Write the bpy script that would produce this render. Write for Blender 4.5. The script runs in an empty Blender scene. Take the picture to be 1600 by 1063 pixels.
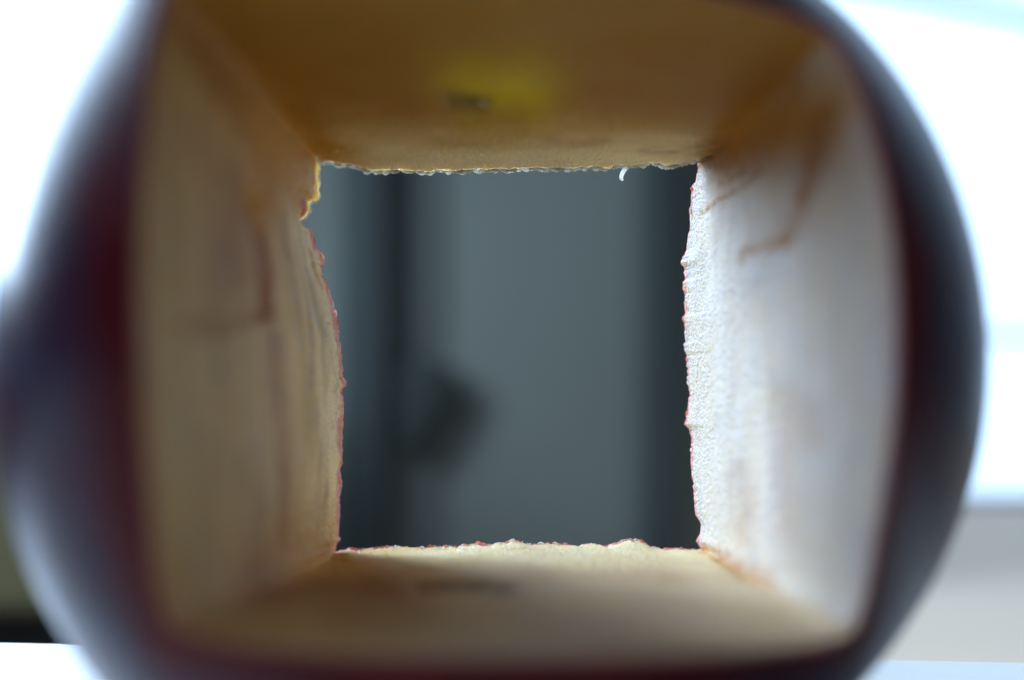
import bpy, math, random
import numpy as np
from mathutils import Vector

# ------------------------------------------------------------------ camera, light, exposure
scene = bpy.context.scene
COL = scene.collection
MM = 0.001
APPLE_Z = 0.0352                       # height of the apple centre above the table
CAM_Z = APPLE_Z + 0.0016
CAM_Y = -0.1037

cam_data = bpy.data.cameras.new('camera')
cam = bpy.data.objects.new('camera', cam_data)
COL.objects.link(cam)
cam.location = (0, CAM_Y, CAM_Z)
cam.rotation_euler = (math.radians(90), 0, 0)
cam_data.sensor_width = 36.0
cam_data.lens = 1861 / 1600 * 36.0
cam_data.clip_start = 0.002
cam_data.clip_end = 50
cam_data.dof.use_dof = True
cam_data.dof.focus_distance = 0.1365
cam_data.dof.aperture_fstop = 8.6
scene.camera = cam

world = bpy.data.worlds.new('World')
scene.world = world
world.use_nodes = True
bg = world.node_tree.nodes['Background']
# dim room behind the photographer: darker below, paler towards its ceiling
bg.inputs['Strength'].default_value = 1.0
wn = world.node_tree
w_tc = wn.nodes.new('ShaderNodeTexCoord'); w_sp = wn.nodes.new('ShaderNodeSeparateXYZ'); w_rp = wn.nodes.new('ShaderNodeValToRGB')
w_rp.color_ramp.elements[0].position = 0.35; w_rp.color_ramp.elements[0].color = (0.008, 0.008, 0.008, 1)
w_rp.color_ramp.elements[1].position = 0.95; w_rp.color_ramp.elements[1].color = (0.105, 0.125, 0.165, 1)
w_mr = wn.nodes.new('ShaderNodeMapRange'); w_mr.inputs['From Min'].default_value = -1
wn.links.new(w_tc.outputs['Generated'], w_sp.inputs[0]); wn.links.new(w_sp.outputs['Z'], w_mr.inputs['Value'])
wn.links.new(w_mr.outputs[0], w_rp.inputs['Fac']); wn.links.new(w_rp.outputs['Color'], bg.inputs['Color'])

def area_lamp(name, loc, target, sx, sy, power, color):
    d = bpy.data.lights.new(name, 'AREA')
    d.shape = 'RECTANGLE'; d.size = sx; d.size_y = sy; d.energy = power; d.color = color
    o = bpy.data.objects.new(name, d); COL.objects.link(o)
    o.location = loc
    o.rotation_euler = (Vector(target) - Vector(loc)).to_track_quat('-Z', 'Y').to_euler()
    return o
# daylight of the side window, left of the picture
area_lamp('side_window_light', (-0.69, 0.76, 0.44), (0.0, 0.0, 0.03), 0.52, 0.60, 39.0, (0.55, 0.75, 1.0))

# added blue fill from front left, for the left skin and tunnel floor
area_lamp('front_left_fill', (-0.62, -0.28, 0.62), (0.0, 0.0, 0.03), 0.6, 0.5, 2.2, (0.38, 0.58, 1.0))

SKY_STRENGTH = 2.4
vs = scene.view_settings
vs.view_transform = 'Standard'; vs.look = 'None'; vs.exposure = 0.0; vs.gamma = 1.0
vs.use_curve_mapping = False
scene.render.engine = 'CYCLES'
scene.cycles.use_denoising = True
scene.cycles.max_bounces = 9
scene.cycles.diffuse_bounces = 4
scene.cycles.glossy_bounces = 3
scene.cycles.transparent_max_bounces = 16
scene.cycles.sample_clamp_indirect = 6.0

# ------------------------------------------------------------------ helpers
def material(name, rgb, rough=0.6, spec=0.5):
    m = bpy.data.materials.new(name); m.use_nodes = True
    p = m.node_tree.nodes['Principled BSDF']
    p.inputs['Base Color'].default_value = (*rgb, 1)
    p.inputs['Roughness'].default_value = rough
    p.inputs['Specular IOR Level'].default_value = spec
    return m, m.node_tree, p

def mottle(m, nt, p, rgb_a, rgb_b, scale, bump=0.0, bump_scale=200.0, bump_dist=0.0005):
    """two tones mixed by noise, and a fine bump"""
    tc = nt.nodes.new('ShaderNodeTexCoord')
    n = nt.nodes.new('ShaderNodeTexNoise'); n.inputs['Scale'].default_value = scale; n.inputs['Detail'].default_value = 5
    nt.links.new(tc.outputs['Object'], n.inputs['Vector'])
    mx = nt.nodes.new('ShaderNodeMix'); mx.data_type = 'RGBA'
    mx.inputs[6].default_value = (*rgb_a, 1); mx.inputs[7].default_value = (*rgb_b, 1)
    nt.links.new(n.outputs['Fac'], mx.inputs[0])
    nt.links.new(mx.outputs[2], p.inputs['Base Color'])
    if bump:
        b = nt.nodes.new('ShaderNodeTexNoise'); b.inputs['Scale'].default_value = bump_scale; b.inputs['Detail'].default_value = 3
        nt.links.new(tc.outputs['Object'], b.inputs['Vector'])
        bp = nt.nodes.new('ShaderNodeBump'); bp.inputs['Strength'].default_value = bump; bp.inputs['Distance'].default_value = bump_dist
        nt.links.new(b.outputs['Fac'], bp.inputs['Height']); nt.links.new(bp.outputs['Normal'], p.inputs['Normal'])
    return m

def mesh_object(name, verts, faces, mat, parent=None, smooth=False, kind=None):
    me = bpy.data.meshes.new(name)
    me.from_pydata([tuple(v) for v in verts], [], [tuple(f) for f in faces])
    me.update()
    if smooth: me.polygons.foreach_set('use_smooth', np.ones(len(me.polygons), bool))
    if mat: me.materials.append(mat)
    o = bpy.data.objects.new(name, me); COL.objects.link(o)
    if parent: o.parent = parent
    if kind: o['kind'] = kind
    return o

def box(name, x0, x1, y0, y1, z0, z1, mat, parent=None, bevel=0.0, kind=None):
    v = [(x, y, z) for x in (x0, x1) for y in (y0, y1) for z in (z0, z1)]
    f = [(0, 1, 3, 2), (4, 6, 7, 5), (0, 4, 5, 1), (2, 3, 7, 6), (0, 2, 6, 4), (1, 5, 7, 3)]
    o = mesh_object(name, v, f, mat, parent, kind=kind)
    if bevel:
        b = o.modifiers.new('bevel', 'BEVEL'); b.width = bevel; b.segments = 3
    return o

def empty(name, loc=(0, 0, 0)):
    o = bpy.data.objects.new(name, None); COL.objects.link(o); o.location = loc; o.empty_display_size = 0.02
    return o

def tag(o, label, category, group=None):
    o['label'] = label; o['category'] = category
    if group: o['group'] = group
    return o

def hash3(i, j, k, seed):
    h = (i * 374761393 + j * 668265263 + k * 2147483647 + seed * 1274126177) & 0xFFFFFFFF
    h = ((h ^ (h >> 13)) * 1274126177) & 0xFFFFFFFF
    h = ((h ^ (h >> 16)) * 2246822519) & 0xFFFFFFFF
    return ((h ^ (h >> 15)) & 0xFFFF) / 65535.0

def vnoise(P, freq, seed=0):
    """value noise, -1..1, P (…,3)"""
    Q = P * freq
    I = np.floor(Q).astype(np.int64); Fr = Q - I
    Fr = Fr * Fr * (3 - 2 * Fr)
    out = 0
    for a in (0, 1):
        for b in (0, 1):
            for c in (0, 1):
                w = (Fr[..., 0] if a else 1 - Fr[..., 0]) * (Fr[..., 1] if b else 1 - Fr[..., 1]) * (Fr[..., 2] if c else 1 - Fr[..., 2])
                out = out + w * hash3(I[..., 0] + a, I[..., 1] + b, I[..., 2] + c, seed)
    return out * 2 - 1

def fbm(P, freq, octaves=3, seed=0):
    return sum(vnoise(P, freq * 2.03**k, seed + 17 * k) * 0.5**k for k in range(octaves))

def sstep(a, b, x):
    t = np.clip((x - a) / (b - a), 0, 1)
    return t * t * (3 - 2 * t)

# ------------------------------------------------------------------ background and table
# table: its far edge passes just behind the apple, a little askew
m, nt, p = material('white_table_paint', (0.80, 0.81, 0.80), 0.45)
mottle(m, nt, p, (0.76, 0.71, 0.65), (0.80, 0.75, 0.69), 60, 0.15, 900, 0.0003)
table = box('table', -0.55, 0.55, -0.60, 0.0, -0.30, 0.0, m, bevel=0.0015, kind='structure')
table.location = (0.0, 0.0379, 0.0); table.rotation_euler.z = math.radians(-4.2)

# sky beyond the windows
m = bpy.data.materials.new('bright_overcast_sky'); m.use_nodes = True
nt = m.node_tree; nt.nodes.clear()
out = nt.nodes.new('ShaderNodeOutputMaterial'); em = nt.nodes.new('ShaderNodeEmission')
em.inputs['Color'].default_value = (0.50, 0.72, 1.0, 1); em.inputs['Strength'].default_value = SKY_STRENGTH
nt.links.new(em.outputs[0], out.inputs['Surface'])
sky = mesh_object('sky', [(-5, 3.6, -1.2), (5, 3.6, -1.2), (5, 3.6, 4.2), (-5, 3.6, 4.2)], [(0, 1, 2, 3)], m, kind='structure')

# beige ledge under the right window, lit from it
m, nt, p = material('beige_stone', (0.56, 0.53, 0.50), 0.7)
mottle(m, nt, p, (0.92, 0.69, 0.49), (0.94, 0.72, 0.52), 9, 0.2, 60, 0.002)
ledge = box('ledge', 0.20, 2.60, 0.72, 2.10, -0.62, -0.250, m, bevel=0.006, kind='structure')

# upright panel straight behind the hole, between two dark posts
m_panel, nt, p = material('grey_blue_paint', (0.16, 0.20, 0.22), 0.6)
mottle(m_panel, nt, p, (0.140, 0.152, 0.126), (0.160, 0.172, 0.145), 3.0, 0.1, 80, 0.001)
m_post, nt, p = material('dark_post_paint', (0.022, 0.032, 0.036), 0.6)
mottle(m_post, nt, p, (0.022, 0.030, 0.027), (0.032, 0.040, 0.036), 5.0)
panel = tag(empty('upright_panel', (0, 1.2, -0.62)), 'grey-blue upright panel with two dark posts, seen through the square hole', 'panel')
PD = 1.30                                     # distance of the panel from the camera
px = lambda u, d=PD: (u - 800) / 1861 * d
pz = lambda v, d=PD: CAM_Z - (v - 531.5) / 1861 * d
def post(x0, x1): return box('post', x0, x1, -0.028, 0.004, 0, 1.9, m_post, panel, 0.003)
box('board', px(330), px(1225), 0.006, 0.06, 0, 1.9, m_panel, panel, 0.003)
post(px(537), px(603)); post(px(1012), px(1068))
m_strip, nt, p = material('grey_green_paint', (0.16, 0.18, 0.15), 0.6)
mottle(m_strip, nt, p, (0.095, 0.104, 0.086), (0.108, 0.118, 0.098), 5.0)
box('strip', px(603) + 0.001, px(690), 0.0015, 0.0055, 0, 1.9, m_strip, panel, 0.001)
box('strip', px(985), px(1012) - 0.001, 0.0015, 0.0055, 0, 1.9, m_strip, panel, 0.001)

# dark bundle hanging by the left post
def bundle():
    rng = np.random.default_rng(5)
    pts = [(-0.045, 0.050), (-0.010, 0.062), (0.040, 0.050), (0.062, 0.026), (0.050, 0.000), (0.026, -0.026), (0.008, -0.056), (-0.030, -0.075), (-0.052, -0.04), (-0.055, 0.01)]
    V, Fc = [], []; n = len(pts); prof = [(-0.022, 0.35), (-0.018, 0.75), (-0.008, 0.97), (0.006, 1.0), (0.018, 0.8), (0.022, 0.4)]
    for (y, s) in prof:
        for (x, z) in pts: V.append((x * s + rng.normal() * 0.002, y, z * s + rng.normal() * 0.002))
    for k in range(len(prof) - 1):
        for i in range(n): Fc.append((k * n + i, k * n + (i + 1) % n, (k + 1) * n + (i + 1) % n, (k + 1) * n + i))
    Fc.append(tuple(range(n - 1, -1, -1))); Fc.append(tuple((len(prof) - 1) * n + i for i in range(n)))
    m, nt, p = material('dark_cloth', (0.030, 0.036, 0.034), 0.95, 0.05)
    mottle(m, nt, p, (0.034, 0.039, 0.033), (0.042, 0.047, 0.040), 40)
    o = mesh_object('cloth_bundle', V, Fc, m, smooth=True)
    o.modifiers.new('round', 'SUBSURF').render_levels = 2
    return o
b = tag(bundle(), 'small dark cloth bundle hanging in front of the grey panel, by the left post', 'bundle')
b.location = (px(668), 1.188, pz(630)); b.scale = (0.70, 0.45, 0.85)

# right window: pale frame, slim transom, pane; unseen walls added to block sky light
m_wall, nt, p = material('grey_wall_paint', (0.30, 0.30, 0.29), 0.8)
mottle(m_wall, nt, p, (0.27, 0.27, 0.26), (0.33, 0.33, 0.32), 6, 0.2, 90, 0.001)
m_frame, nt, p = material('pale_window_paint', (0.70, 0.74, 0.78), 0.5)
WD = 2.02 - CAM_Y
x0, x1 = px(1190, WD), px(1190, WD) + 1.45
WZ = -0.25
wall_v = [(x1 + 0.052, 1.96, WZ), (2.6, 1.96, WZ), (2.6, 1.96, 2.6), (px(1100, WD), 1.96, 2.6), (px(1100, WD), 1.96, 1.602), (x1 + 0.052, 1.96, 1.602)]
wall_v += [(x, 2.12, z) for x, y, z in wall_v]
sky_block_wall = mesh_object('sky_block_wall', wall_v, [(0, 1, 2, 5), (2, 3, 4, 5), (11, 8, 7, 6), (11, 10, 9, 8)] + [(i, i + 6, (i + 1) % 6 + 6, (i + 1) % 6) for i in range(6)], m_wall, kind='structure')  # unseen, added beside and above the window to cut the sky light
left_sky_block = box('sky_block_wall', -3.2, px(-420, WD), 1.96, 2.12, -0.62, 2.6, m_wall, kind='structure')  # unseen, added to limit the sky reflected in the left skin
win = tag(empty('window', (0, 2.02, WZ)), 'overexposed window with a slim pale transom, right of the apple', 'window')
box('jamb', x0, x0 + 0.05, -0.02, 0.04, 0.0, 1.85, m_frame, win, 0.004)
box('jamb', x1, x1 + 0.05, -0.02, 0.04, 0.0, 1.85, m_frame, win, 0.004)
box('transom', x0 + 0.052, x1 - 0.002, -0.01, 0.02, pz(532, WD) - WZ, pz(519, WD) - WZ, m_frame, win, 0.003)
box('sill_rail', x0 + 0.052, x1 - 0.002, -0.02, 0.04, 0.002, 0.012, m_frame, win, 0.002)
box('head_rail', x0 + 0.052, x1 - 0.002, -0.02, 0.04, 1.80, 1.85, m_frame, win, 0.002)
m_pane = bpy.data.materials.new('clear_glass'); m_pane.use_nodes = True
nt = m_pane.node_tree; nt.nodes.clear()
out = nt.nodes.new('ShaderNodeOutputMaterial'); mx = nt.nodes.new('ShaderNodeMixShader'); mx.inputs[0].default_value = 0.05
tr = nt.nodes.new('ShaderNodeBsdfTransparent'); gl = nt.nodes.new('ShaderNodeBsdfGlossy'); gl.inputs['Roughness'].default_value = 0.02
nt.links.new(tr.outputs[0], mx.inputs[1]); nt.links.new(gl.outputs[0], mx.inputs[2]); nt.links.new(mx.outputs[0], out.inputs['Surface'])
box('pane', x0 + 0.052, x1 - 0.002, 0.024, 0.028, 0.014, 1.799, m_pane, win)

# slanting pale rail beyond the window, upper right
m_rail, nt, p = material('pale_blue_metal', (0.55, 0.72, 0.85), 0.5)
D = 2.6 - CAM_Y
rail = box('slanting_rail', -0.62, 0.62, -0.02, 0.02, -0.012, 0.012, m_rail, bevel=0.006)
rail.location = (px(1570, D), 2.6, pz(22, D)); rail.rotation_euler.y = math.radians(11)
tag(rail, 'pale blue slanting rail beyond the window in the upper right corner', 'rail')

# olive-brown wooden cabinet low on the left
m_wood, nt, p = material('olive_wood', (0.17, 0.14, 0.06), 0.6)
tc = nt.nodes.new('ShaderNodeTexCoord'); mp = nt.nodes.new('ShaderNodeMapping'); mp.inputs['Scale'].default_value = (4, 4, 40)
n = nt.nodes.new('ShaderNodeTexNoise'); n.inputs['Scale'].default_value = 2.0; n.inputs['Detail'].default_value = 6
mx = nt.nodes.new('ShaderNodeMix'); mx.data_type = 'RGBA'; mx.inputs[6].default_value = (0.13, 0.105, 0.04, 1); mx.inputs[7].default_value = (0.22, 0.18, 0.08, 1)
nt.links.new(tc.outputs['Object'], mp.inputs['Vector']); nt.links.new(mp.outputs['Vector'], n.inputs['Vector'])
nt.links.new(n.outputs['Fac'], mx.inputs[0]); nt.links.new(mx.outputs[2], p.inputs['Base Color'])
m_gap_shade, nt, p = material('gap_shade_brown', (0.018, 0.010, 0.007), 0.7)
CD = 0.95
cab = tag(empty('wooden_cabinet', (0, CD + CAM_Y, -0.55)), 'olive-brown wooden cabinet with the shadow gap below it as a dark block, low at the left edge', 'cabinet')
cx0, cx1 = px(-700, CD), px(215, CD)
def cz(v): return pz(v, CD) + 0.55
box('cabinet_body', cx0, cx1, 0.0, 0.35, cz(958), cz(600), m_wood, cab, 0.006)
box('cabinet_top', cx0 - 0.01, cx1 + 0.01, -0.012, 0.36, cz(600) + 0.001, cz(572), m_wood, cab, 0.004)
box('gap_shade', cx0 + 0.01, cx1 - 0.01, 0.02, 0.33, 0.0, cz(958) - 0.001, m_gap_shade, cab, 0.003)  # dark block standing in for the shadow gap under the cabinet


# ------------------------------------------------------------------ the apple
R0 = 0.0401
def apple_r(d):
    """radius of the apple in direction d (…,3): round, lobed, dimpled at both ends, long axis turned"""
    x, y, z = d[..., 0], d[..., 1], d[..., 2]
    phi = np.arctan2(y, x)
    top = np.arccos(np.clip(z, -1, 1)); bot = np.pi - top
    hor = np.sqrt(np.maximum(1 - z*z, 0))
    r = 1.0 + 0.075 * (2*x*y) - 0.012 * z*z
    r += 0.008 * np.cos(5*phi + 0.6) * hor * np.clip(-z, 0, 1)
    r += 0.006 * np.sin(3*phi + 1.0) * hor**2 * z
    r -= 0.26 * np.exp(-(top/0.33)**2) + 0.17 * np.exp(-(bot/0.34)**2)
    r -= 0.038 * np.clip(-x, 0, 1)**4
    r += 0.012 * np.clip(x, 0, 1)**6 + 0.110 * np.clip(-0.66*x - 0.16*y + 0.73*z, 0, 1)**11 + 0.022 * np.clip(0.70*x + 0.10*y + 0.71*z, 0, 1)**12
    return R0 * r


# cut edges of the tunnel on the apple surface, millimetres from the apple centre
FRONT_RIM = {
    'top': [(-21.84, -27.46, 24.27), (-20.10, -28.16, 24.64), (-15.61, -30.16, 24.58), (-7.49, -32.10, 24.28), (0.20, -31.68, 24.34), (8.22, -29.11, 24.50), (14.82, -25.94, 23.89), (18.83, -23.05, 23.68), (22.47, -20.15, 23.13)],
    'right': [(22.47, -20.15, 23.13), (23.80, -20.82, 20.82), (24.25, -22.62, 17.78), (24.71, -24.79, 13.11), (24.99, -26.04, 9.17), (25.00, -27.05, 4.96), (24.81, -27.63, -1.20), (24.54, -27.44, -5.30), (24.06, -26.87, -9.49), (23.89, -25.25, -13.93), (23.92, -23.44, -17.10), (23.44, -23.02, -18.45)],
    'bottom': [(23.44, -23.02, -18.45), (21.36, -24.94, -18.57), (16.14, -29.52, -17.87), (9.22, -33.73, -17.07), (0.20, -36.45, -16.52), (-8.45, -36.66, -16.29), (-14.46, -35.50, -16.15), (-18.49, -34.13, -15.91), (-20.04, -33.68, -15.35)],
    'left': [(-20.04, -33.68, -15.35), (-20.43, -34.02, -14.26), (-20.49, -34.95, -12.01), (-20.34, -36.28, -8.13), (-20.46, -37.06, -3.72), (-20.62, -37.23, 0.94), (-20.82, -36.71, 5.61), (-21.03, -35.58, 10.07), (-21.32, -33.45, 15.25), (-21.82, -30.12, 20.64), (-21.84, -27.46, 24.27)],
}
BACK_RIM = {
    'top': [(-20.78, 23.48, 21.32), (-20.57, 23.89, 21.04), (-20.25, 24.43, 20.71), (-19.20, 25.25, 20.83), (-18.54, 25.92, 20.65), (-17.64, 26.51, 20.81), (-16.95, 27.11, 20.68), (-16.07, 27.91, 20.45), (-15.29, 28.51, 20.32), (-14.28, 29.01, 20.53), (-13.06, 29.67, 20.63), (-11.34, 30.55, 20.68), (-9.60, 31.39, 20.65), (-7.82, 31.93, 20.95), (-6.02, 32.56, 20.97), (-4.21, 32.97, 21.17), (-2.01, 33.44, 21.24), (0.20, 33.75, 21.36), (3.90, 33.93, 21.53), (7.22, 33.91, 21.45), (7.96, 33.76, 21.58), (9.78, 33.50, 21.62), (10.89, 33.46, 21.39), (11.61, 33.27, 21.44), (12.31, 32.94, 21.68), (13.69, 32.70, 21.50), (14.39, 32.41, 21.60), (15.22, 32.01, 21.76), (16.89, 31.37, 21.74), (17.61, 31.29, 21.44), (18.64, 30.89, 21.31), (19.50, 30.30, 21.51), (20.28, 29.75, 21.64), (21.05, 29.19, 21.77), (21.55, 28.74, 21.92), (22.37, 28.09, 22.03)],
    'right': [(22.37, 28.09, 22.03), (21.79, 28.92, 21.52), (21.17, 29.48, 21.32), (21.20, 30.16, 20.41), (21.23, 30.81, 19.49), (20.86, 31.19, 19.25), (20.70, 31.58, 18.79), (20.85, 32.56, 17.09), (20.91, 33.47, 15.35), (20.83, 34.41, 13.44), (20.77, 34.97, 12.14), (20.39, 35.47, 11.28), (20.21, 35.75, 10.70), (20.59, 35.81, 9.96), (20.78, 36.07, 8.77), (20.51, 36.27, 8.48), (20.77, 36.51, 6.99), (20.81, 36.78, 5.49), (20.97, 36.84, 4.58), (20.48, 37.11, 4.29), (20.56, 37.13, 3.83), (20.78, 37.13, 2.85), (20.87, 37.17, 1.71), (20.73, 37.28, 0.35), (21.08, 37.12, -0.25), (21.08, 37.09, -2.07), (21.20, 36.88, -3.95), (21.32, 36.69, -5.08), (21.01, 36.60, -6.58), (20.83, 36.44, -7.77), (20.67, 36.37, -8.37), (21.15, 36.03, -8.80), (21.32, 35.70, -9.67), (21.37, 35.02, -11.71), (21.23, 34.60, -13.00), (21.34, 33.86, -14.55), (21.32, 32.80, -16.63), (21.31, 31.79, -18.31), (21.63, 31.04, -19.14), (21.65, 30.27, -20.18), (21.04, 30.04, -21.00), (21.18, 29.55, -21.49), (21.72, 28.90, -21.81)],
    'bottom': [(21.72, 28.90, -21.81), (21.07, 29.30, -21.88), (19.95, 29.94, -21.99), (18.61, 30.66, -22.05), (17.57, 30.98, -22.32), (16.56, 31.59, -22.14), (15.86, 31.89, -22.12), (15.41, 32.38, -21.69), (14.72, 32.78, -21.46), (13.81, 33.18, -21.31), (12.86, 33.23, -21.61), (11.97, 33.19, -21.98), (10.87, 33.26, -22.21), (9.42, 33.59, -22.04), (7.95, 33.63, -22.20), (6.11, 33.75, -22.15), (3.89, 33.74, -22.07), (2.04, 33.63, -21.98), (1.09, 33.61, -21.83), (0.20, 33.61, -21.60), (-0.54, 33.31, -21.85), (-2.00, 32.89, -22.00), (-4.19, 32.36, -21.90), (-5.98, 31.69, -22.01), (-7.77, 31.14, -21.84), (-9.88, 30.23, -21.83), (-11.26, 29.59, -21.78), (-13.32, 28.69, -21.48), (-13.98, 28.25, -21.55), (-15.96, 27.04, -21.48), (-17.39, 26.19, -21.26), (-18.20, 25.51, -21.35), (-18.75, 25.02, -21.40), (-19.05, 24.71, -21.48)],
    'left': [(-19.05, 24.71, -21.48), (-19.18, 25.08, -20.86), (-18.97, 25.59, -20.39), (-18.73, 25.85, -20.29), (-19.03, 25.98, -19.76), (-18.94, 26.78, -18.63), (-19.11, 27.43, -17.32), (-19.03, 28.37, -15.68), (-19.17, 29.35, -13.31), (-19.10, 30.30, -10.89), (-19.28, 31.06, -7.71), (-19.20, 31.55, -5.56), (-19.29, 31.67, -4.26), (-18.91, 32.04, -3.54), (-18.98, 32.04, -2.96), (-19.32, 31.81, -2.81), (-19.39, 31.84, -1.57), (-19.53, 31.78, 0.62), (-19.72, 31.57, 2.44), (-19.83, 31.36, 3.89), (-20.20, 30.89, 5.32), (-20.42, 30.49, 6.61), (-20.71, 30.04, 7.67), (-21.06, 29.50, 8.72), (-21.15, 29.19, 9.56), (-20.98, 29.01, 10.62), (-21.26, 28.55, 11.30), (-21.74, 28.02, 11.61), (-21.81, 27.56, 12.64), (-21.93, 27.03, 13.65), (-22.22, 26.68, 13.83), (-22.81, 26.08, 13.91), (-23.15, 25.64, 14.14), (-23.55, 25.14, 14.37), (-23.12, 25.48, 14.55), (-22.50, 25.89, 14.94), (-22.10, 26.01, 15.44), (-22.03, 25.55, 16.43), (-21.64, 25.74, 16.73), (-21.14, 26.10, 16.91), (-20.98, 25.93, 17.45), (-21.05, 25.56, 17.96), (-20.89, 25.38, 18.49), (-20.90, 24.61, 19.63), (-20.72, 23.95, 20.77), (-20.78, 23.48, 21.32)],
}
# marks on the cut walls: wall, sort, half width (mm), strength, depth (mm), path in (along, through)
MARKS = [
    ('left', 'brown', 0.9, 0.45, 0.3, [(0.505, 0.487), (0.472, 0.293), (0.448, 0.130)]),
    ('left', 'brown', 1.0, 0.6, 0.25, [(0.463, 0.513), (0.352, 0.517), (0.258, 0.530), (0.135, 0.550), (0.058, 0.567)]),
    ('left', 'brown', 0.62, 0.54, 0.15, [(0.752, 0.710), (0.672, 0.670), (0.647, 0.680)]),
    ('left', 'brown', 2.0, 0.84, 0.0, [(0.953, 0.120), (0.945, 0.247), (0.925, 0.437), (0.902, 0.573)]),
    ('left', 'brown', 1.25, 0.54, 0.0, [(0.772, 0.387), (0.677, 0.373), (0.547, 0.363)]),
    ('left', 'brown', 1.8, 0.35, 0.0, [(0.772, 0.260), (0.650, 0.257), (0.525, 0.223)]),
    ('left', 'brown', 1.75, 0.84, 0.0, [(0.000, 0.370), (0.000, 0.540), (0.000, 0.743), (0.000, 0.887)]),
    ('left', 'red', 0.35, 1.0, 0.1, [(0.855, 0.933), (0.848, 0.967), (0.840, 0.977)]),
    ('left', 'amber', 0.38, 0.96, 0.1, [(0.670, 0.927), (0.642, 0.940), (0.613, 0.947)]),
    ('top', 'dark', 1.1, 0.65, 0.4, [(0.378, 0.520), (0.405, 0.537), (0.425, 0.547)]),
    ('top', 'green', 3.2, 0.8, 0.3, [(0.425, 0.483), (0.507, 0.473)]),
    ('top', 'brown', 2.0, 0.35, 0.2, [(0.292, 0.587), (0.393, 0.617), (0.492, 0.603)]),
    ('top', 'amber', 4.23, 1.0, 0.0, [(0.000, 0.500), (0.000, 0.743), (0.020, 0.850)]),  # painted glow of light through thin flesh, upper left corner
    ('top', 'brown', 3.75, 0.54, 0.0, [(0.000, 0.257), (0.000, 0.480), (0.028, 0.587)]),
    ('top', 'brown', 3.25, 0.84, 0.0, [(1.000, 0.333), (1.000, 0.573), (1.000, 0.803)]),
    ('top', 'brown', 0.8, 0.35, 0.1, [(0.580, 0.747), (0.637, 0.777), (0.693, 0.763)]),
    ('top', 'brown', 0.62, 0.54, 0.0, [(0.810, 0.863), (0.860, 0.890), (0.890, 0.880)]),
    ('right', 'amber', 2.6, 0.9, 0.2, [(0.050, 0.653), (0.068, 0.473), (0.098, 0.280), (0.128, 0.170)]),
    ('right', 'brown', 0.86, 0.78, 0.35, [(0.120, 0.153), (0.195, 0.210), (0.242, 0.270), (0.295, 0.323), (0.323, 0.390)]),
    ('right', 'brown', 0.57, 0.57, 0.25, [(0.323, 0.387), (0.323, 0.473), (0.318, 0.577), (0.333, 0.563)]),
    ('right', 'brown', 0.45, 0.65, 0.2, [(0.147, 0.493), (0.160, 0.597), (0.165, 0.733), (0.177, 0.903)]),
    ('right', 'brown', 0.5, 0.4, 0.2, [(0.128, 0.780), (0.130, 0.683), (0.120, 0.633)]),
    ('right', 'brown', 1.2, 0.3, 0.1, [(0.772, 0.613), (0.838, 0.600), (0.912, 0.633)]),
    ('right', 'brown', 1.4, 0.22, 0.1, [(0.610, 0.373), (0.728, 0.353), (0.855, 0.320)]),
    ('right', 'brown', 1.01, 0.58, 0.2, [(1.000, 0.940), (1.000, 0.783), (1.000, 0.603), (1.000, 0.440)]),
    ('right', 'brown', 1.2, 0.3, 0.0, [(0.632, 0.280), (0.675, 0.260)]),
    ('right', 'white', 1.5, 1.0, -0.2, [(0.365, 0.493), (0.370, 0.427), (0.367, 0.373)]),
    ('bottom', 'dark', 0.9, 0.75, 0.8, [(0.718, 0.480), (0.640, 0.473), (0.583, 0.460), (0.555, 0.437)]),
    ('bottom', 'amber', 4.88, 1.0, 0.2, [(0.980, 0.527), (0.948, 0.660), (0.927, 0.763), (0.850, 0.587), (0.790, 0.530)]),
    ('bottom', 'brown', 3.25, 1, 0.2, [(0.963, 0.383), (0.902, 0.477), (0.807, 0.487)]),
    ('bottom', 'brown', 2.5, 0.35, 0.0, [(0.805, 0.337), (0.720, 0.320)]),
    ('bottom', 'brown', 0.75, 0.6, 0.2, [(0.005, 0.860), (0.022, 0.683), (0.028, 0.563)]),
    ('bottom', 'brown', 2.0, 0.25, 0.0, [(0.502, 0.557), (0.383, 0.593), (0.215, 0.577)]),
    ('left', 'amber', 2.21, 1.0, 0.1, [(0.930, 0.640), (0.892, 0.720), (0.863, 0.857)]),  # amber bruise, with the glow of the thin flap painted in
    ('left', 'rust', 1.25, 1.0, 0.9, [(0.760, 0.500), (0.690, 0.490), (0.615, 0.500), (0.555, 0.497), (0.512, 0.490)]),
    ('left', 'amber', 2.08, 1.0, 0.0, [(0.915, 0.570), (0.850, 0.613), (0.730, 0.540)]),
]


SIDES = ('top', 'right', 'bottom', 'left')
NS = 400                                      # columns per wall
N = 4 * NS

def resample(P, n):
    P = np.array(P, float) * MM
    L = np.r_[0, np.cumsum(np.linalg.norm(np.diff(P, axis=0), axis=1))]
    s = np.linspace(0, L[-1], n)
    return np.stack([np.interp(s, L, P[:, i]) for i in range(3)], 1)

def smooth_open(P, k):
    """running mean that keeps the end points"""
    w = np.ones(2 * k + 1) / (2 * k + 1)
    out = np.empty_like(P)
    for c in range(3):
        e = np.r_[2 * P[0, c] - P[k:0:-1, c], P[:, c], 2 * P[-1, c] - P[-2:-k - 2:-1, c]]
        out[:, c] = np.convolve(e, w, 'valid')
    return out

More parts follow.
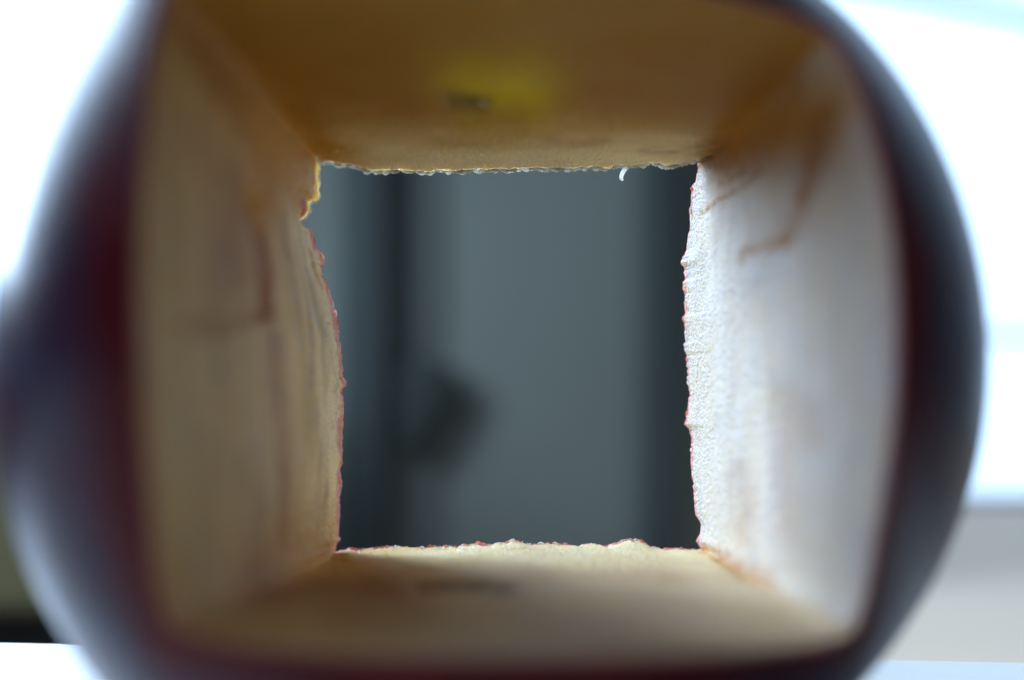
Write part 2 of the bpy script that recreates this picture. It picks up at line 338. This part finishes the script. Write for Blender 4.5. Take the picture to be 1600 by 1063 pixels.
side_f, side_b, side_s = {}, {}, {}
for s in SIDES:
    f = smooth_open(resample(FRONT_RIM[s], NS + 1), 14)
    b = smooth_open(resample(BACK_RIM[s], NS + 1), 1)
    side_f[s], side_b[s], side_s[s] = f, b, smooth_open(smooth_open(b, 45), 30)
PF = np.concatenate([side_f[s][:-1] for s in SIDES])          # front rim loop
PB = np.concatenate([side_b[s][:-1] for s in SIDES])          # torn back rim loop
PS = np.concatenate([side_s[s][:-1] for s in SIDES])          # the same, without its tears
col_side = np.repeat(np.arange(4), NS)
col_s = np.tile(np.arange(NS) / NS, 4)

# fine tearing of the back rim
to_axis = -PB * np.array([1, 0, 1]); to_axis /= np.linalg.norm(to_axis, axis=1)[:, None]
jag = 0.11 * vnoise(PB, 1700, 3) + 0.09 * vnoise(PB, 3600, 4) + 0.05 * vnoise(PB, 7000, 5)
PB = PB + to_axis * (jag * MM)[:, None]
PB = PB / np.linalg.norm(PB, axis=1)[:, None]; PB = PB * apple_r(PB)[:, None]

SKIN = 0.30 * MM
def inset(P, d): return P * (1 - d / np.linalg.norm(P, axis=-1))[..., None]

# --- cut walls
NV = 200
t = np.linspace(0, 1, NV)
V = 1 - (1 - t)**1.55
Fi, Si, Bi = inset(PF, SKIN * 0.8), inset(PS, SKIN * 0.4), inset(PB, SKIN * 0.4)
wv = V[:, None, None]
W = Fi[None] * (1 - wv) + Si[None] * wv + (Bi - Si)[None] * (wv**13)
Wsm = Fi[None] * (1 - wv) + Si[None] * wv
# the knife left rounded inner corners, crisp only at the back edge
def round_corners(G, k):
    w = np.hanning(2 * k + 3)[1:-1]; w /= w.sum()
    acc = 0
    for j in range(-k, k + 1): acc = acc + w[j + k] * np.roll(G, j, 1)
    return acc
soft = sstep(0.0, 9.0, np.linalg.norm(Wsm - Si[None], axis=-1) / MM)[..., None]
RC = round_corners(Wsm, 26) - Wsm
W = W + RC * soft; Wsm = Wsm + RC * soft
dS = np.roll(Wsm, -1, 1) - np.roll(Wsm, 1, 1)
dV = np.gradient(Wsm, axis=0)
nrm = np.cross(dS, dV); nrm /= np.linalg.norm(nrm, axis=-1)[..., None] + 1e-12
axisdir = -Wsm * np.array([1, 0, 1])
nrm *= np.sign((nrm * axisdir).sum(-1))[..., None]            # towards the hole
back_d = np.linalg.norm(Wsm - Si[None], axis=-1) / MM         # mm to the back rim
front_d = np.linalg.norm(Wsm - Fi[None], axis=-1) / MM
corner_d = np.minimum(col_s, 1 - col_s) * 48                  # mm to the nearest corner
Pm = Wsm / MM

# colours of the cut flesh, with light and shade of each side painted in
CREAM = np.array([0.72, 0.475, 0.17]); TAN = np.array([0.50, 0.285, 0.055]); BROWN = np.array([0.36, 0.135, 0.012])
AMBER = np.array([0.62, 0.29, 0.02]); GREEN = np.array([0.85, 0.64, 0.01]); DARK = np.array([0.07, 0.035, 0.012])
PINK = np.array([0.80, 0.33, 0.30]); RED = np.array([0.42, 0.03, 0.03]); WHITE = np.array([0.66, 0.605, 0.565])
RUST = np.array([0.38, 0.12, 0.004])
TONES = dict(rust=RUST, brown=BROWN, amber=AMBER, green=GREEN, dark=DARK, red=RED, white=WHITE)
rgb = np.broadcast_to(CREAM, W.shape).copy()
def blend(tone, a):
    global rgb
    a = np.clip(a, 0, 1)[..., None]
    rgb = rgb * (1 - a) + tone * a
sid = np.broadcast_to(col_side[None], W.shape[:2]); sc_ = np.broadcast_to(col_s[None], W.shape[:2]); vv = np.broadcast_to(V[:, None], W.shape[:2])
# cut streaks run along the rim direction: stretch the noise there
SP = np.stack([sc_ * 5.5 + sid * 7.3, vv * 26, sid * 3.1 + 0 * vv], -1)
streak = fbm(SP, 1.0, 3, 11)
fine_streak = fbm(SP * np.array([3.0, 3.4, 1]), 1.0, 2, 19)
patch = fbm(Pm, 0.16, 3, 23)
small = fbm(Pm, 0.9, 3, 29)
amount = np.array([0.35, 0.05, 0.28, 0.5])[col_side][None]  # more tan on ceiling and left side, painting in their shade
blend(WHITE, (sid == 1) * (0.78 + 0.16 * patch + 0.10 * small))  # fresher right side, whitened further for the window light on it
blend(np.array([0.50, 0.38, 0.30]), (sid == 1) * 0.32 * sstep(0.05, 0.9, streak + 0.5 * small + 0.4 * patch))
blend(np.array([0.42, 0.17, 0.006]), 0.9 * (sid == 0) * sstep(4.0, 34.0, back_d + 4 * patch))  # browned ceiling, painted darker to the front where it lies in shade
blend(np.array([0.96, 0.76, 0.42]), 0.95 * (sid != 1) * (1 - sstep(3.0, np.array([26.0, 20.0, 30.0, 22.0])[col_side][None], back_d + 3 * patch)))  # painted paler towards the back rim, for the light from behind
blend(WHITE, (sid == 2) * (0.42 + 0.2 * patch) * sstep(0.10, 0.55, 1 - sc_) * (0.35 + 0.65 * sstep(2, 30, back_d)))  # floor painted paler in place of light falling on it
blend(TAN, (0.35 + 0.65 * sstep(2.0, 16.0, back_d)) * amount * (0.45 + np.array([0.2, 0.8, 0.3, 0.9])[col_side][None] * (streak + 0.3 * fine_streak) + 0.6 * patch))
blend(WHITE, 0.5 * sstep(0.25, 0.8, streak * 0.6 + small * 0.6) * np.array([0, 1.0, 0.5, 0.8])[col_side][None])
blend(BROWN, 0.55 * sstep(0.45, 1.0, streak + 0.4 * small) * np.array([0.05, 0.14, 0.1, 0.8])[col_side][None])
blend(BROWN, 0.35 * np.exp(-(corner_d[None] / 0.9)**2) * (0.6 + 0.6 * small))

dent = np.zeros(W.shape[:2])                                  # mm, into the flesh
warp = np.stack([vnoise(Pm, 0.55, 41), vnoise(Pm, 0.55, 42), vnoise(Pm, 0.55, 43)], -1) * 0.45 + np.stack([vnoise(Pm, 1.7, 44), vnoise(Pm, 1.7, 45), vnoise(Pm, 1.7, 46)], -1) * 0.15
FLAT = np.array([1, 0.28, 1.0])                               # marks are drawn out through the apple
PW = (Pm + warp) * FLAT
for side, sort, hw, strength, depth, path in sorted(MARKS, key=lambda q: q[1] in ('dark', 'red')):
    k = SIDES.index(side)
    pts = []
    for a, v in path:
        i = min(int(round(a * NS)), NS - 1) + k * NS
        pts.append((Fi[i] * (1 - v) + Si[i] * v) / MM * FLAT)
    if len(pts) > 2:                                          # round the bends
        q = np.array([2 * pts[0] - pts[1]] + pts + [2 * pts[-1] - pts[-2]]); fine = []
        for j in range(1, len(q) - 2):
            for h in (0, 0.25, 0.5, 0.75):
                fine.append(0.5 * (2 * q[j] + (q[j+1] - q[j-1]) * h + (2*q[j-1] - 5*q[j] + 4*q[j+1] - q[j+2]) * h**2 + (3*q[j] - q[j-1] - 3*q[j+1] + q[j+2]) * h**3))
        pts = fine + [q[-2]]
    dist = np.full(W.shape[:2], 1e9)
    for A, B in zip(pts[:-1], pts[1:]):
        AB = B - A; h = np.clip(((PW - A) @ AB) / (AB @ AB), 0, 1)
        dist = np.minimum(dist, np.linalg.norm(PW - A - h[..., None] * AB, axis=-1))
    g = np.exp(-(dist / hw)**(4 if sort == 'rust' else 2))
    blend(TONES[sort], strength * g * (1.1 + 0.3 * small))
    dent += depth * np.exp(-(dist / (hw * 0.7))**2)
# red pigment bleeding in from the skin at the back rim
reach = np.array([0.35, 0.9, 0.8, 1.7])[col_side] * (0.75 + 0.9 * vnoise(PS / MM, 0.35, 51) + 0.5 * vnoise(PS / MM, 1.3, 52))
flap = (col_side == 3) & (col_s > 0.80)
reach = np.where(flap, 0.0, reach)
blend(PINK, 0.95 * (1 - sstep(0.55, 1.15, back_d / np.maximum(reach, 0.02)[None])))
blend(AMBER, 0.4 * np.exp(-((back_d - 0.8) / 0.5)**2) * sstep(0.45, 0.8, vnoise(Pm, 0.5, 57)) * (sid != 0))
blend(WHITE, 0.85 * np.exp(-(back_d / 0.8)**2) * ((sid == 0) | flap[None]))  # backlit white fringe painted on the top and flap edges
speck = sstep(0.35, 0.75, vnoise(Pm * np.array([1, 0.5, 1]), 1.5, 91) + 0.35 * vnoise(Pm, 4.0, 92)) * np.exp(-(back_d / 7.0)**2)
blend(AMBER, 0.75 * speck * (sid == 3)); blend(BROWN, 0.18 * speck * (sid == 1))
# red bleed at the front rim
blend(RED, 0.8 * np.exp(-(front_d / 0.35)**2))

# relief of the cut
relief = -dent
relief += 0.30 * fbm(Pm, 0.11, 2, 61) * sstep(0, 6, back_d) * sstep(0, 4, front_d)
relief += np.array([0.012, 0.015, 0.03, 0.03])[col_side][None] * fine_streak * sstep(0.0, 1.5, back_d)
relief += 0.06 * vnoise(Pm, 1.5, 63) + 0.05 * vnoise(Pm, 3.1, 65) + 0.04 * vnoise(Pm, 5.5, 67)
relief += 0.16 * np.exp(-(back_d / 0.8)**2) * vnoise(Pm, 1.1, 69)
relief += np.array([0.0, 0.18, 0.08, 0.22])[col_side][None] * np.exp(-(back_d / 0.9)**2)
relief *= sstep(0, 0.5, corner_d)[None] * 0.85 + 0.15
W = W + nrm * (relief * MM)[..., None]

# --- surface of the apple from the back rim round to the front rim
def polar(P):
    d = P / np.linalg.norm(P, axis=-1)[..., None]
    return np.arccos(np.clip(-d[..., 1], -1, 1)), np.arctan2(d[..., 2], d[..., 0])
aF, thF = polar(PF); aB, thB = polar(PB)
dth = (thB - thF + np.pi) % (2 * np.pi) - np.pi
def shell(rows, depth, a_start=0.0, a_end=0.0, ease=None):
    """rows from front rim (0) to back rim (1), at a depth under the surface"""
    k = np.linspace(0, 1, rows)[:, None]
    a = (aF + a_start)[None] * (1 - k) + (aB + a_end)[None] * k
    th = thF[None] + dth[None] * k
    d = np.stack([np.sin(a) * np.cos(th), -np.cos(a), np.sin(a) * np.sin(th)], -1)
    return d * (apple_r(d) - depth)[..., None]

def torus_mesh(name, grid, mat, parent, colors=None, second=None):
    R, C = grid.shape[:2]
    me = bpy.data.meshes.new(name)
    idx = np.arange(R * C).reshape(R, C)
    a = idx; b = np.roll(idx, -1, 1); c = np.roll(b, -1, 0); d = np.roll(a, -1, 0)
    faces = np.stack([a, b, c, d], -1).reshape(-1, 4).astype(np.int32)
    me.vertices.add(R * C); me.vertices.foreach_set('co', grid.reshape(-1).astype(np.float32))
    me.loops.add(faces.size); me.loops.foreach_set('vertex_index', faces.reshape(-1))
    me.polygons.add(len(faces)); me.polygons.foreach_set('loop_start', np.arange(0, faces.size, 4, dtype=np.int32))
    me.polygons.foreach_set('use_smooth', np.ones(len(faces), bool))
    me.update(calc_edges=True); me.validate()
    if colors is not None:
        at = me.attributes.new('surface_tone', 'FLOAT_COLOR', 'POINT')
        at.data.foreach_set('color', np.concatenate([colors, np.ones(colors.shape[:2] + (1,))], -1).reshape(-1).astype(np.float32))
    me.materials.append(mat)
    if second:                                                # (material, number of rows): another side of the sheet
        me.materials.append(second[0])
        mi = np.zeros((R, C), np.int32); mi[:second[1]] = 1; mi[-1] = 1
        me.polygons.foreach_set('material_index', mi.reshape(-1))
    o = bpy.data.objects.new(name, me); COL.objects.link(o); o.parent = parent
    return o

apple = tag(empty('apple', (-0.0002, 0, APPLE_Z)), 'dark red apple with a square tunnel cut clean through it, standing on the white table', 'apple')

# flesh
m_flesh, nt, p = material('apple_flesh', (0.8, 0.7, 0.5), 0.40, 0.16)
at = nt.nodes.new('ShaderNodeAttribute'); at.attribute_name = 'surface_tone'
tc = nt.nodes.new('ShaderNodeTexCoord')
gr = nt.nodes.new('ShaderNodeTexNoise'); gr.inputs['Scale'].default_value = 1500; gr.inputs['Detail'].default_value = 3
vo = nt.nodes.new('ShaderNodeTexVoronoi'); vo.inputs['Scale'].default_value = 3200
nt.links.new(tc.outputs['Object'], gr.inputs['Vector']); nt.links.new(tc.outputs['Object'], vo.inputs['Vector'])
mr = nt.nodes.new('ShaderNodeMapRange'); mr.inputs['To Min'].default_value = 0.86; mr.inputs['To Max'].default_value = 1.08
nt.links.new(gr.outputs['Fac'], mr.inputs['Value'])
ml = nt.nodes.new('ShaderNodeVectorMath'); ml.operation = 'SCALE'
nt.links.new(at.outputs['Color'], ml.inputs[0]); nt.links.new(mr.outputs[0], ml.inputs['Scale'])
nt.links.new(ml.outputs[0], p.inputs['Base Color'])
bp = nt.nodes.new('ShaderNodeBump'); bp.inputs['Strength'].default_value = 1.0; bp.inputs['Distance'].default_value = 0.00020
nt.links.new(vo.outputs['Distance'], bp.inputs['Height']); nt.links.new(bp.outputs['Normal'], p.inputs['Normal'])
p.inputs['Subsurface Weight'].default_value = 1.0
p.inputs['Subsurface Radius'].default_value = (1.0, 0.62, 0.22)
p.inputs['Subsurface Scale'].default_value = 0.0022
p.inputs['IOR'].default_value = 1.36
p.subsurface_method = 'BURLEY'

outer = shell(46, SKIN, 0.004, -0.004)[::-1][1:-1]
grid = np.concatenate([W, outer], 0)
tones = np.concatenate([rgb, np.broadcast_to(CREAM, outer.shape)], 0)
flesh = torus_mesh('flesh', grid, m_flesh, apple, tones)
flesh['label'] = 'cream cut flesh of the square tunnel, browned along its corners and gashes'

# skin
m_skin, nt, p = material('dark_red_apple_skin', (0.075, 0.006, 0.012), 0.33, 0.30)
p.inputs['IOR'].default_value = 1.32
p.inputs['Coat Weight'].default_value = 0.04; p.inputs['Coat Roughness'].default_value = 0.48     # waxy bloom
tc = nt.nodes.new('ShaderNodeTexCoord')
mp = nt.nodes.new('ShaderNodeMapping'); mp.inputs['Scale'].default_value = (1, 1, 0.16)
ns = nt.nodes.new('ShaderNodeTexNoise'); ns.inputs['Scale'].default_value = 260; ns.inputs['Detail'].default_value = 4
nt.links.new(tc.outputs['Object'], mp.inputs['Vector']); nt.links.new(mp.outputs['Vector'], ns.inputs['Vector'])
cr = nt.nodes.new('ShaderNodeValToRGB')
cr.color_ramp.elements[0].position = 0.35; cr.color_ramp.elements[0].color = (0.036, 0.0025, 0.006, 1)
cr.color_ramp.elements[1].position = 0.72; cr.color_ramp.elements[1].color = (0.105, 0.006, 0.010, 1)
nt.links.new(ns.outputs['Fac'], cr.inputs['Fac'])
vo = nt.nodes.new('ShaderNodeTexVoronoi'); vo.inputs['Scale'].default_value = 330
nt.links.new(tc.outputs['Object'], vo.inputs['Vector'])
dt = nt.nodes.new('ShaderNodeMapRange'); dt.inputs['From Min'].default_value = 0.06; dt.inputs['From Max'].default_value = 0.12
dt.inputs['To Min'].default_value = 0.6; dt.inputs['To Max'].default_value = 0.0
nt.links.new(vo.outputs['Distance'], dt.inputs['Value'])
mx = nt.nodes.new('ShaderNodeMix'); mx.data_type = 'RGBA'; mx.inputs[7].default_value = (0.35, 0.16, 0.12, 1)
blue_at = nt.nodes.new('ShaderNodeAttribute'); blue_at.attribute_name = 'surface_tone'        # blue window sheen painted into the skin colour, fading out beside the cut
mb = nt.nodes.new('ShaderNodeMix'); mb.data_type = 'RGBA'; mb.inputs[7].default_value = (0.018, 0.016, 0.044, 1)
nt.links.new(blue_at.outputs['Fac'], mb.inputs[0]); nt.links.new(cr.outputs['Color'], mb.inputs[6])
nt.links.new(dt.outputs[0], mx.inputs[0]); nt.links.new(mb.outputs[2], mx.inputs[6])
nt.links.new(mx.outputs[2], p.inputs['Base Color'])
tl = nt.nodes.new('ShaderNodeBsdfTranslucent'); tl.inputs['Color'].default_value = (0.75, 0.20, 0.12, 1)
ms = nt.nodes.new('ShaderNodeMixShader')
fr = nt.nodes.new('ShaderNodeMapRange'); fr.inputs['To Min'].default_value = 0.38; fr.inputs['To Max'].default_value = 0.03
nt.links.new(blue_at.outputs['Fac'], fr.inputs['Value']); nt.links.new(fr.outputs[0], ms.inputs[0])
out = nt.nodes['Material Output']
nt.links.new(p.outputs[0], ms.inputs[1]); nt.links.new(tl.outputs[0], ms.inputs[2]); nt.links.new(ms.outputs[0], out.inputs['Surface'])

retreat = np.array([0.7, 0.05, 0.02, -0.05])[col_side]
retreat = np.where(flap, 0.9, retreat) + 0.30 * vnoise(PB / MM, 0.55, 71) + 0.14 * vnoise(PB / MM, 3.0, 72)
a_end = -retreat * MM / np.linalg.norm(PB, axis=1)
a_front = 0.0006 + 0.0016 * vnoise(PF / MM, 1.0, 73)
so = shell(110, 0.0, a_front, a_end)
si = shell(40, SKIN * 0.85, a_front, a_end)[::-1]
m_under, nt, p = material('pink_skin_underside', (0.76, 0.37, 0.34), 0.4)
tl = nt.nodes.new('ShaderNodeBsdfTranslucent'); tl.inputs['Color'].default_value = (0.95, 0.52, 0.46, 1)
ms = nt.nodes.new('ShaderNodeMixShader'); ms.inputs[0].default_value = 0.45
nt.links.new(p.outputs[0], ms.inputs[1]); nt.links.new(tl.outputs[0], ms.inputs[2]); nt.links.new(ms.outputs[0], nt.nodes['Material Output'].inputs['Surface'])
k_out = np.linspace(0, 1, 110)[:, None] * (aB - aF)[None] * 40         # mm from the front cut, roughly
blue_sheen = 0.95 * sstep(1.5, 7.5, k_out + 2.0 * fbm(so / MM, 0.15, 2, 95)) * (0.8 + 0.2 * fbm(so / MM, 0.3, 2, 96))
blue_sheen = np.concatenate([np.zeros(si.shape[:2]), np.clip(blue_sheen, 0, 1)], 0)
skin = torus_mesh('skin', np.concatenate([si, so], 0), m_skin, apple, np.repeat(blue_sheen[..., None], 3, -1), second=(m_under, 40))
skin['label'] = 'glossy dark red skin with a bluish window sheen on the left side, partly painted in'

# crumbs and torn fibres along the back rim
def crumbs(name, mat, n, seed, pick, rmin, rmax, lift=0.05, bias=0.6):
    rng = np.random.default_rng(seed)
    base = np.array([(0, 0, 1), (0.9, 0, 0.3), (0.25, 0.85, 0.35), (-0.75, 0.5, 0.3), (-0.7, -0.55, 0.35), (0.3, -0.85, 0.3), (0.6, 0.5, -0.5), (-0.25, 0.75, -0.5), (-0.8, 0, -0.45), (-0.2, -0.75, -0.5), (0.6, -0.45, -0.5), (0, 0, -1)], float)
    fc = [(0, 1, 2), (0, 2, 3), (0, 3, 4), (0, 4, 5), (0, 5, 1), (1, 6, 2), (2, 6, 7), (2, 7, 3), (3, 7, 8), (3, 8, 4), (4, 8, 9), (4, 9, 5), (5, 9, 10), (5, 10, 1), (1, 10, 6), (11, 7, 6), (11, 8, 7), (11, 9, 8), (11, 10, 9), (11, 6, 10)]
    Vs, Fs = [], []
    cols = np.flatnonzero(pick)
    for k in range(n):
        i = int(rng.choice(cols))
        r = (rmin + (rmax - rmin) * rng.random()**3) * MM
        c = inset(PB[i][None], lift * MM + rng.random() * 0.35 * MM)[0] + to_axis[i] * (rng.random() * 1.1 - bias) * r
        tang = PB[(i + 3) % N] - PB[i - 3]; tang /= np.linalg.norm(tang)
        o0 = len(Vs)
        for v in base:
            q = v * r * (0.75 + 0.5 * rng.random(3))
            q = q + tang * (q @ tang) * (0.8 + 1.2 * rng.random() * 0)
            Vs.append(c + q)
        Fs += [(a + o0, b + o0, d + o0) for a, b, d in fc]
    o = mesh_object(name, Vs, Fs, mat, apple, smooth=True, kind='stuff')
    return o
def crumb_mat(name, rgb, trans):
    m, nt, p = material(name, rgb, 0.3, 0.5)
    tl = nt.nodes.new('ShaderNodeBsdfTranslucent'); tl.inputs['Color'].default_value = (*trans, 1)
    ms = nt.nodes.new('ShaderNodeMixShader'); ms.inputs[0].default_value = 0.85
    out = nt.nodes['Material Output']
    nt.links.new(p.outputs[0], ms.inputs[1]); nt.links.new(tl.outputs[0], ms.inputs[2]); nt.links.new(ms.outputs[0], out.inputs['Surface'])
    return m
m_crumb = crumb_mat('torn_flesh', (0.86, 0.84, 0.78), (1.0, 0.98, 0.93))
m_scrap = crumb_mat('torn_skin', (0.72, 0.32, 0.30), (0.92, 0.50, 0.45))
crumbs('flesh_crumbs', m_crumb, 1100, 81, (col_side == 0) | flap, 0.09, 0.32, -0.10, 0.15)
crumbs('rim_crumbs', m_crumb, 480, 82, ~((col_side == 0) | flap), 0.05, 0.20, 0.0, 0.4)
crumbs('skin_scraps', m_scrap, 240, 83, ~((col_side == 0) | flap), 0.06, 0.26, 0.05, 0.45)

# curled fibre hanging from the upper back edge, and the pale speck in the core pit
def tube(name, pts, radii, mat, parent, seg=10):
    P = np.array(pts, float); Vs, Fs = [], []
    for k in range(len(P)):
        tn = P[min(k + 1, len(P) - 1)] - P[max(k - 1, 0)]; tn /= np.linalg.norm(tn)
        u = np.cross(tn, (0, 1, 0.01)); u /= np.linalg.norm(u); w = np.cross(tn, u)
        for j in range(seg):
            a = 2 * np.pi * j / seg
            Vs.append(P[k] + (u * np.cos(a) + w * np.sin(a)) * radii[k])
    for k in range(len(P) - 1):
        for j in range(seg):
            Fs.append((k * seg + j, k * seg + (j + 1) % seg, (k + 1) * seg + (j + 1) % seg, (k + 1) * seg + j))
    Fs.append(tuple(range(seg - 1, -1, -1))); Fs.append(tuple((len(P) - 1) * seg + j for j in range(seg)))
    return mesh_object(name, Vs, Fs, mat, parent, smooth=True)
tube('torn_fibre', [(0.01425, 0.03250, 0.02176), (0.01381, 0.03250, 0.02162), (0.01337, 0.03250, 0.02140), (0.01308, 0.03250, 0.02110), (0.01286, 0.03250, 0.02074), (0.01271, 0.03250, 0.02037), (0.01268, 0.03250, 0.02008), (0.01279, 0.03250, 0.01990), (0.01297, 0.03250, 0.01997)], [r * MM for r in (0.20, 0.24, 0.26, 0.25, 0.24, 0.23, 0.22, 0.16, 0.08)], m_crumb, apple)
tube('core_strand', [(-0.00305, 0.00364, 0.02362), (-0.00265, 0.00364, 0.02302), (-0.00215, 0.00374, 0.02282), (-0.00165, 0.00364, 0.02302), (-0.00125, 0.00364, 0.02382)], [r * MM for r in (0.06, 0.12, 0.15, 0.12, 0.06)], m_crumb, apple)
